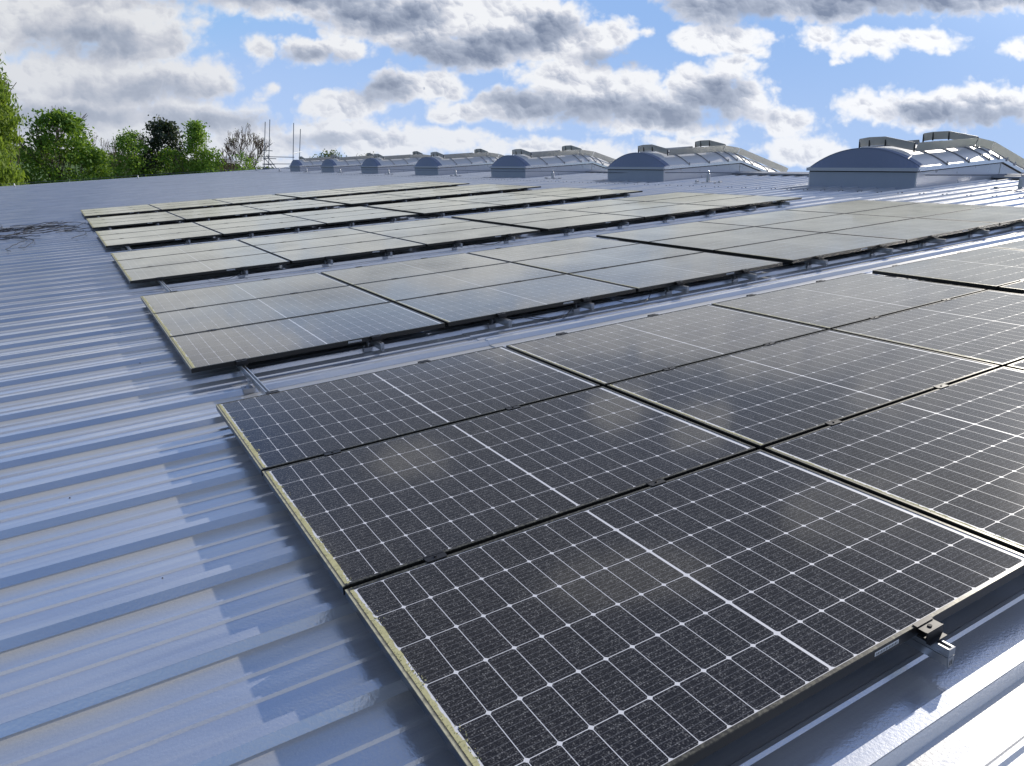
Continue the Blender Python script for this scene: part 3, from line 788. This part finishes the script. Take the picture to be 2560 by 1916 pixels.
AN = [(14.43, 6.55), (14.2, 14.1), (14.0, 21.15), (13.95, 28.4), (13.95, 35.9), (13.9, 43.3), (13.85, 50.0), (13.85, 57.0)]
ANL = ['galvanised lifeline post cut by the picture edge, right of the nearest rooflight', 'lifeline post before the second rooflight', 'lifeline post between the second and third rooflights', 'lifeline post between the third and fourth rooflights',
       'lifeline post between the fourth and fifth rooflights', 'lifeline post between the fifth and sixth rooflights', 'lifeline post between the sixth and seventh rooflights', 'lifeline post just below the scaffold']
ANE = [(13.9, 64.6, 'lifeline post on the far roof edge beside the scaffold'), (5.1, 64.6, 'lifeline post on the far roof edge below the pine'), (-2.9, 64.6, 'lifeline post on the far roof edge, the one at the far left')]
a0_ = anchor(ANL[0]); ak = [k for k in bpy.data.objects if k.parent == a0_]
for i, (x, y, lab) in enumerate([(a[0], a[1], l) for a, l in zip(AN, ANL)]+ANE):
    if i == 0: o = a0_
    else:
        o = a0_.copy(); COL.objects.link(o); o['label'] = lab
        for ch in ak:
            c = ch.copy(); COL.objects.link(c); c.parent = o
    o.location = W(x, y, 0)
mb = MB(); ch_ = CR+.045+.205
pts = [(14.6, -4, ch_)]
allp = AN+[(13.9, 64.6)]
for i, (x, y) in enumerate(allp):
    px_, py_ = (pts[-1][0], pts[-1][1])
    pts.append(((px_+x)/2, (py_+y)/2, ch_-.03)); pts.append((x, y, ch_))
pts += [(9.5, 64.6, ch_-.03), (5.1, 64.6, ch_), (1, 64.6, ch_-.03), (-2.9, 64.6, ch_), (-7, 64.6, ch_-.03), (-11, 64.6, ch_)]
lc = mb.build('lifeline_cable', M_GALV.copy() if False else M_STEELD)
mb2 = MB(); mb2.tube(pts, .009, 4); lc.data = mb2.mesh('lifeline_cable', M_STEELD)
lc.rotation_euler = (0, -AL, 0); tag(lc, 'thin steel lifeline cable strung between the posts past the rooflights', 'cable')

# ------------------------------------------------------------------ cables on the roof
def loose_cable(n, x0, x1, y0, y1, seed):
    r_ = random.Random(seed); mb = MB()
    for _ in range(n):
        x = r_.uniform(x0, x1-.6); y = r_.uniform(y0, y1); a = r_.uniform(-.25, .25); pts = []; L_ = r_.uniform(.7, 2.2); k = int(L_/.09)
        cur = r_.uniform(-.4, .4)
        for i in range(k):
            pts.append((x, y, CR+.012+.03*abs(math.sin(i*.35+seed+_))+r_.uniform(0, .02)))
            x += .09*math.cos(a); y += .09*math.sin(a)*2.2
            cur += r_.uniform(-.35, .35); cur = max(-.7, min(.7, cur)); a += cur*.45; a *= .93
            if x > x1: break
        if len(pts) > 2: mb.tube(pts, .0065, 4)
    return mb
for (n, xa, xb, ya, yb, lab, sd_) in [(26, -3.4, .1, 19.0, 20.3, 'tangle of black solar cables on the roof, the farther of two', 3), (20, -3.2, .1, 17.0, 17.9, 'tangle of black solar cables on the roof, the nearer of two', 9)]:
    o = loose_cable(n, xa, xb, ya, yb, sd_).build('cable_tangle', M_CABLE); o.rotation_euler = (0, -AL, 0)
    tag(o, lab, 'cables', 'cable tangles left of the panels')
DC = [(0, 5.3, 6.9), (1, .1, 0), (1, 2.35, 2.95), (1, 3.25, 3.75), (1, 6.95, 7.5), (2, .75, 1.2), (2, 4.1, 4.8), (2, 6.0, 6.6), (2, 9.1, 9.8), (3, .5, .95), (3, 5.2, 5.9)]
k = 0
names = ['first', 'second', 'third', 'fourth', 'fifth', 'sixth', 'seventh', 'eighth', 'ninth', 'tenth']
for (b, xa, xb) in DC:
    if b == 0 or xb < xa: continue
    mb = MB(); pts = []
    for i in range(13):
        t_ = i/12; s_ = math.sin(math.pi*t_)
        pts.append((xa+(xb-xa)*t_, BY[b]+.05-.16*s_, -.045-.055*s_*(1 if i % 2 else .9)))
    mb.tube(pts, .0035, 5)
    if k % 2 == 0: mb.tube([(x_+.05, y_+.03, z_) for x_, y_, z_ in pts[2:9]], .0035, 5)
    o = mb.build('dangling_cable', M_CABLE); o.rotation_euler = (0, -AL, 0)
    tag(o, 'black cable sagging from under the %s, %s such loop counted from the left' % (BN[b], names[[d_ for d_ in DC if d_[0] == b and d_[2] > d_[1]].index((b, xa, xb))]), 'cable', 'cables sagging below the panel edges'); k += 1

# ------------------------------------------------------------------ bits of grit on the sheets
mb = MB(); r_ = random.Random(5)
for _ in range(26):
    x, y = r_.uniform(-3.2, -.05), r_.uniform(.4, 6.5)
    s_ = r_.uniform(.0025, .006)
    ph = ((y-2.370) % PITCH)
    if ph < .09: continue
    mb.add([(x-s_, y, PAN+.001), (x, y-s_*.7, PAN+.001), (x+s_, y, PAN+.001), (x, y+s_*.6, PAN+.001), (x, y, PAN+.001+s_)], [(0, 1, 4), (1, 2, 4), (2, 3, 4), (3, 0, 4)])
o = mb.build('grit', M_GASK); o.rotation_euler = (0, -AL, 0); o['kind'] = 'stuff'; o['label'] = 'dark crumbs of grit scattered on the bare roof sheets'

# ------------------------------------------------------------------ scaffold at the far gable
sc = thing('scaffold', at(12.85, 0, 70), 'dark tube scaffold with tall standards rising beyond the far roof edge', 'scaffold')
def S(az, el, dist=70): return at(az, el, dist)-sc.location
def stube(nm, pts, r_=.032): mb = MB(); mb.tube(pts, r_, 6); mb.build(nm, M_STEELD, sc)
stube('standard', [S(12.82, -6), S(12.94, 4.14)]); stube('standard', [S(13.12, -6, 71.5), S(13.24, 4.32, 71.5)])
stube('standard', [S(14.86, -6, 70.5), S(14.81, 4.27, 70.5)]); stube('standard', [S(15.15, -6, 72), S(15.27, 3.92, 72)])
stube('transom', [S(12.76, 2.25), S(13.45, 2.28)]); stube('transom', [S(14.82, 2.25), S(15.35, 2.42, 71)])
stube('ledger', [S(12.8, 1.83), S(14.9, 2.0, 70.5)]); stube('ledger', [S(12.8, 1.72), S(13.7, 1.78)]); stube('ledger', [S(12.8, 1.35), S(14.95, 1.55, 70.5)]); stube('ledger', [S(12.8, 1.28), S(13.6, 1.4)])
stube('brace', [S(12.85, 1.8), S(13.75, .9)]); stube('brace', [S(13.15, 1.82), S(13.95, .85)]); stube('brace', [S(12.9, 1.2), S(13.5, .8)])
mb = MB(); c = S(13.03, .95); mb.box(c.x-.25, c.x+.25, c.y-.2, c.y+.2, c.z-.25, c.z+.15); mb.build('toe_board_stack', M_STEELD, sc)

# ------------------------------------------------------------------ trees
def leaves_mesh(name, centers, per, size, mat_, spread, flat=1.0, droop=0.0, seed=1):
    r_ = np.random.default_rng(seed)
    c = np.repeat(np.array(centers, float), per, axis=0); n = len(c)
    p = c[:, :3]+r_.normal(0, 1, (n, 3))*spread*np.array([1, 1, flat])
    u = r_.normal(0, 1, (n, 3)); u[:, 2] -= droop*2.0; u /= np.linalg.norm(u, axis=1)[:, None]
    v = np.cross(u, r_.normal(0, 1, (n, 3))); v /= np.linalg.norm(v, axis=1)[:, None]
    s = size*r_.uniform(.55, 1.35, (n, 1)); el = 1.0+droop*1.6
    q0 = p-u*s*.5*el; q1 = p+v*s*.36; q2 = p+u*s*.5*el; q3 = p-v*s*.36
    V = np.stack([q0, q1, q2, q3], 1).reshape(-1, 3)
    me = bpy.data.meshes.new(name); me.vertices.add(4*n); me.vertices.foreach_set('co', V.ravel())
    me.loops.add(4*n); me.loops.foreach_set('vertex_index', np.arange(4*n, dtype=np.int32))
    me.polygons.add(n); me.polygons.foreach_set('loop_start', np.arange(0, 4*n, 4, dtype=np.int32)); me.polygons.foreach_set('loop_total', np.full(n, 4, dtype=np.int32))
    me.materials.append(mat_); me.update(calc_edges=True); return me
def branch(mb, tips, p, d_, L_, r_, lev, rnd, up=.25, spread=.6, kids=3, sides=4):
    pts = [p]; rs = [r_]; n = 3 if lev < 3 else 2
    for i in range(n):
        d_ = (d_+Vector((rnd.uniform(-1, 1), rnd.uniform(-1, 1), rnd.uniform(-.5, 1)*up+up*.35))*.22).normalized()
        p = p+d_*(L_/n); pts.append(p); rs.append(max(.026, r_*(1-.45*(i+1)/n)))
    mb.tube(pts, rs, sides if lev < 2 else 3, caps=False)
    if lev == 0: tips.append(tuple(p)); return
    for k in range(kids):
        a = rnd.uniform(0, 2*math.pi); o = d_.orthogonal().normalized(); o2 = d_.cross(o)
        s_ = rnd.uniform(.6, 1.2)*spread
        nd = (d_+(o*math.cos(a)+o2*math.sin(a))*s_+Vector((0, 0, up*.5))).normalized()
        q_ = pts[-1] if k < 2 else pts[rnd.randint(1, len(pts)-1)]
        branch(mb, tips, q_, nd, L_*rnd.uniform(.62, .82), rs[-1]*.72, lev-1, rnd, up, spread, kids, sides)
def tree(name, az, dist, el_top, width, label, leafmat=None, per=10, nclump=400, size=.28, shape='round', bark=None, levels=4, spread=.6, kids=3, low=.25, seed=1, droop=0., bare_top=False, cat='tree', group='trees beyond the far roof edge', gap=.0):
    rnd = random.Random(seed); r_ = np.random.default_rng(seed)
    base = at(az, 0, dist); base.z = GZ
    top = at(az, el_top, dist).z; H = top-GZ
    t = thing(name, base, label, cat, group)
    mb = MB(); tips = []
    trunkH = H*low
    mb.tube([(0, 0, -.3), (.1, 0, trunkH*.6), (0, .1, trunkH)], [H*.022+.05, H*.018+.04, H*.015+.03], 7, caps=False)
    tw = MB()
    for k in range(kids+1):
        a = 2*math.pi*k/(kids+1)+rnd.uniform(-.4, .4)
        d0 = Vector((math.cos(a)*spread*.8, math.sin(a)*spread*.8, 1)).normalized()
        branch(mb, tips, Vector((0, .1, trunkH*rnd.uniform(.75, 1))), d0, H*.24, H*.012+.02, levels-1, rnd, .3, spread, kids)
    branch(mb, tips, Vector((0, .1, trunkH)), Vector((0, 0, 1)), H*.30, H*.013+.02, levels, rnd, .35, spread*.85, kids)
    # fit limbs to the crown's height and width
    zs = np.array(mb.v); k_ = zs[:, 2].max(); xm = np.percentile(np.abs(zs[:, :2]), 99)
    sx = (width/2)/xm*(1.0 if leafmat is None or bare_top else .85); sz = (H/k_)*(1.0 if (leafmat is None or bare_top) else .9)
    mb.v = [(x*(1+(sx-1)*min(1, max(0, z/trunkH-.3))), y*(1+(sx-1)*min(1, max(0, z/trunkH-.3))), z*sz) for x, y, z in mb.v]
    mb.build('trunk', bark or M_BARK, t)
    tp = np.array(tips); tp[:, 0] *= sx; tp[:, 1] *= sx; tp[:, 2] *= sz
    if leafmat is not None and nclump:
        C = []
        tries = 0
        while len(C) < nclump and tries < nclump*40:
            tries += 1
            z = r_.uniform(low*.8, 1.0 if not bare_top else .84); a = r_.uniform(0, 2*math.pi)
            zz = (z-low*.8)/((1.0 if not bare_top else .84)-low*.8)
            if shape == 'round': rad = math.sin(math.pi*min(1, max(0, zz*.86+.10)))**.65
            elif shape == 'cone': rad = (1-zz)**.75*.95+.08
            elif shape == 'column': rad = (math.sin(math.pi*min(1, zz*.8+.16)))**.5*.9
            elif shape == 'wide': rad = math.cos(zz*math.pi/2)**.6
            lump = 1+.22*math.sin(a*3+seed)+.16*math.sin(a*5+z*9+seed*2)+.14*math.sin(z*21+a*2)
            rr = (width/2)*rad*lump*r_.uniform(.35, 1)**.5
            # leave gaps between the clumps
            x, y, zt = rr*math.cos(a), rr*math.sin(a), z*H
            if gap and (math.sin(x*1.9+seed)+math.sin(y*1.7+seed*2)+math.sin(zt*2.3+seed)) < gap: continue
            C.append((x, y, zt))
        me = leaves_mesh('crown', C, per, size, leafmat, size*1.5, .6, droop, seed)
        obj('crown', me, t)
    elif nclump == 0 and leafmat is not None:
        sel = tp[r_.integers(0, len(tp), min(len(tp), 2500))]
        me = leaves_mesh('buds', sel, per, size, leafmat, size*1.0, 1, 0, seed); obj('buds', me, t)
    return t
tree('birch_tree', -3.9, 74, 6.6, 7.4, 'tall bright green weeping birch at the far left edge', L_WILLOW, 34, 900, .20, 'column', low=.10, seed=11, droop=.8, levels=3)
tree('maple_tree', .7, 82, 3.15, 10.8, 'big round dark green maple right of the weeping birch', L_MAPLE, 24, 760, .27, 'wide', low=.10, seed=5, gap=-.75, levels=3)
tree('bare_tree', 0.75, 84, 3.7, 6.5, 'bare twig top poking out above the big maple', None, bark=M_TWIG, levels=5, seed=21, spread=.75, low=.3)
tree('bush_tree', 2.75, 80, 1.2, 2.6, 'small olive bush tree at the right foot of the maple', L_MAPLE, 22, 170, .22, 'column', low=.1, seed=8, levels=2)
tree('bare_tree', 3.3, 88, 3.0, 6.4, 'bare reddish tree between the maple and the slender light green tree', L_BUD, 1, 0, .10, bark=M_TWIG, levels=5, seed=31, spread=.7, low=.3)
tree('slender_tree', 4.6, 84, 2.5, 4.0, 'slender light green tree with gaps in its crown, left of the pine', L_LIGHT, 18, 420, .21, 'column', low=.12, seed=14, gap=-.8, levels=3)
tree('bare_tree', 4.75, 87, 3.6, 4.6, 'bare tree rising behind the slender light green tree', L_BUD, 1, 0, .09, bark=M_TWIG, levels=5, seed=44, spread=.65, low=.35)
tree('pine_tree', 6.6, 86, 3.7, 6.8, 'dark blue-green pine in the middle of the tree row', L_PINE, 30, 420, .28, 'cone', low=.15, seed=17, gap=-.5, levels=3, bark=M_BARK)
tree('bush_tree', 7.0, 82, 1.6, 4.2, 'mid green bushy tree in front of the pine', L_MAPLE, 22, 260, .22, 'round', low=.08, seed=18, levels=2)
tree('lime_tree', 8.55, 82, 3.5, 4.4, 'fresh lime green tree right of the pine', L_LIGHT, 24, 420, .22, 'cone', low=.08, seed=19, gap=-1.0, levels=3)
tree('lime_tree', 9.45, 81, 1.9, 3.2, 'low lime green tree beside the bare brown tree', L_LIGHT, 20, 170, .22, 'round', low=.08, seed=20, gap=-.6, levels=2)
tree('bare_tree', 10.65, 84, 4.9, 8.2, 'large bare brown tree at the right end of the tree row', L_BUD, 1, 0, .10, bark=M_TWIG, levels=6, seed=51, spread=.62, low=.3)
tree('bush_tree', 11.7, 80, 1.8, 3.0, 'small green bush left of the scaffold', L_LIGHT, 16, 120, .20, 'round', low=.1, seed=23, gap=-.3, levels=2)
tree('shrub_tree', 17.2, 100, 3.0, 6.0, 'dark leafy treetop just behind the two farthest rooflights', L_OLIVE, 14, 180, .24, 'wide', low=.4, seed=24, gap=-.3, levels=4, bare_top=False)
tree('bare_tree', 19.7, 100, 3.6, 6.0, 'bare treetop with few leaves behind the fifth rooflight', L_BUD, 3, 0, .16, bark=M_TWIG, levels=5, seed=25, spread=.75, low=.5)
tree('hedge_tree', 3.6, 95, -.1, 7.0, 'low dark hedge between the maple and the pine', L_OLIVE, 18, 260, .3, 'round', low=.05, seed=26, levels=2)
# far woods on the hill
r2 = np.random.default_rng(3); C = []
for _ in range(1500):
    az = r2.uniform(-8, 14); d_ = r2.uniform(430, 620); p = at(az, 0, d_)
    t_ = min(1, (math.hypot(p.x, p.y)-150)/500); a_ = math.atan2(p.x, p.y)
    z = GZ+t_*t_*(3-2*t_)*(11+3*math.sin(a_*3+.4)+2*math.sin(a_*7+1))
    C.append((p.x, p.y, z+r2.uniform(.5, 5)))
o = obj('far_woods', leaves_mesh('far_woods', C, 6, 1.8, L_OLIVE, 1.4, .6, 0, 3)); o['kind'] = 'stuff'; o['label'] = 'distant dark woods on the rise behind the trees'
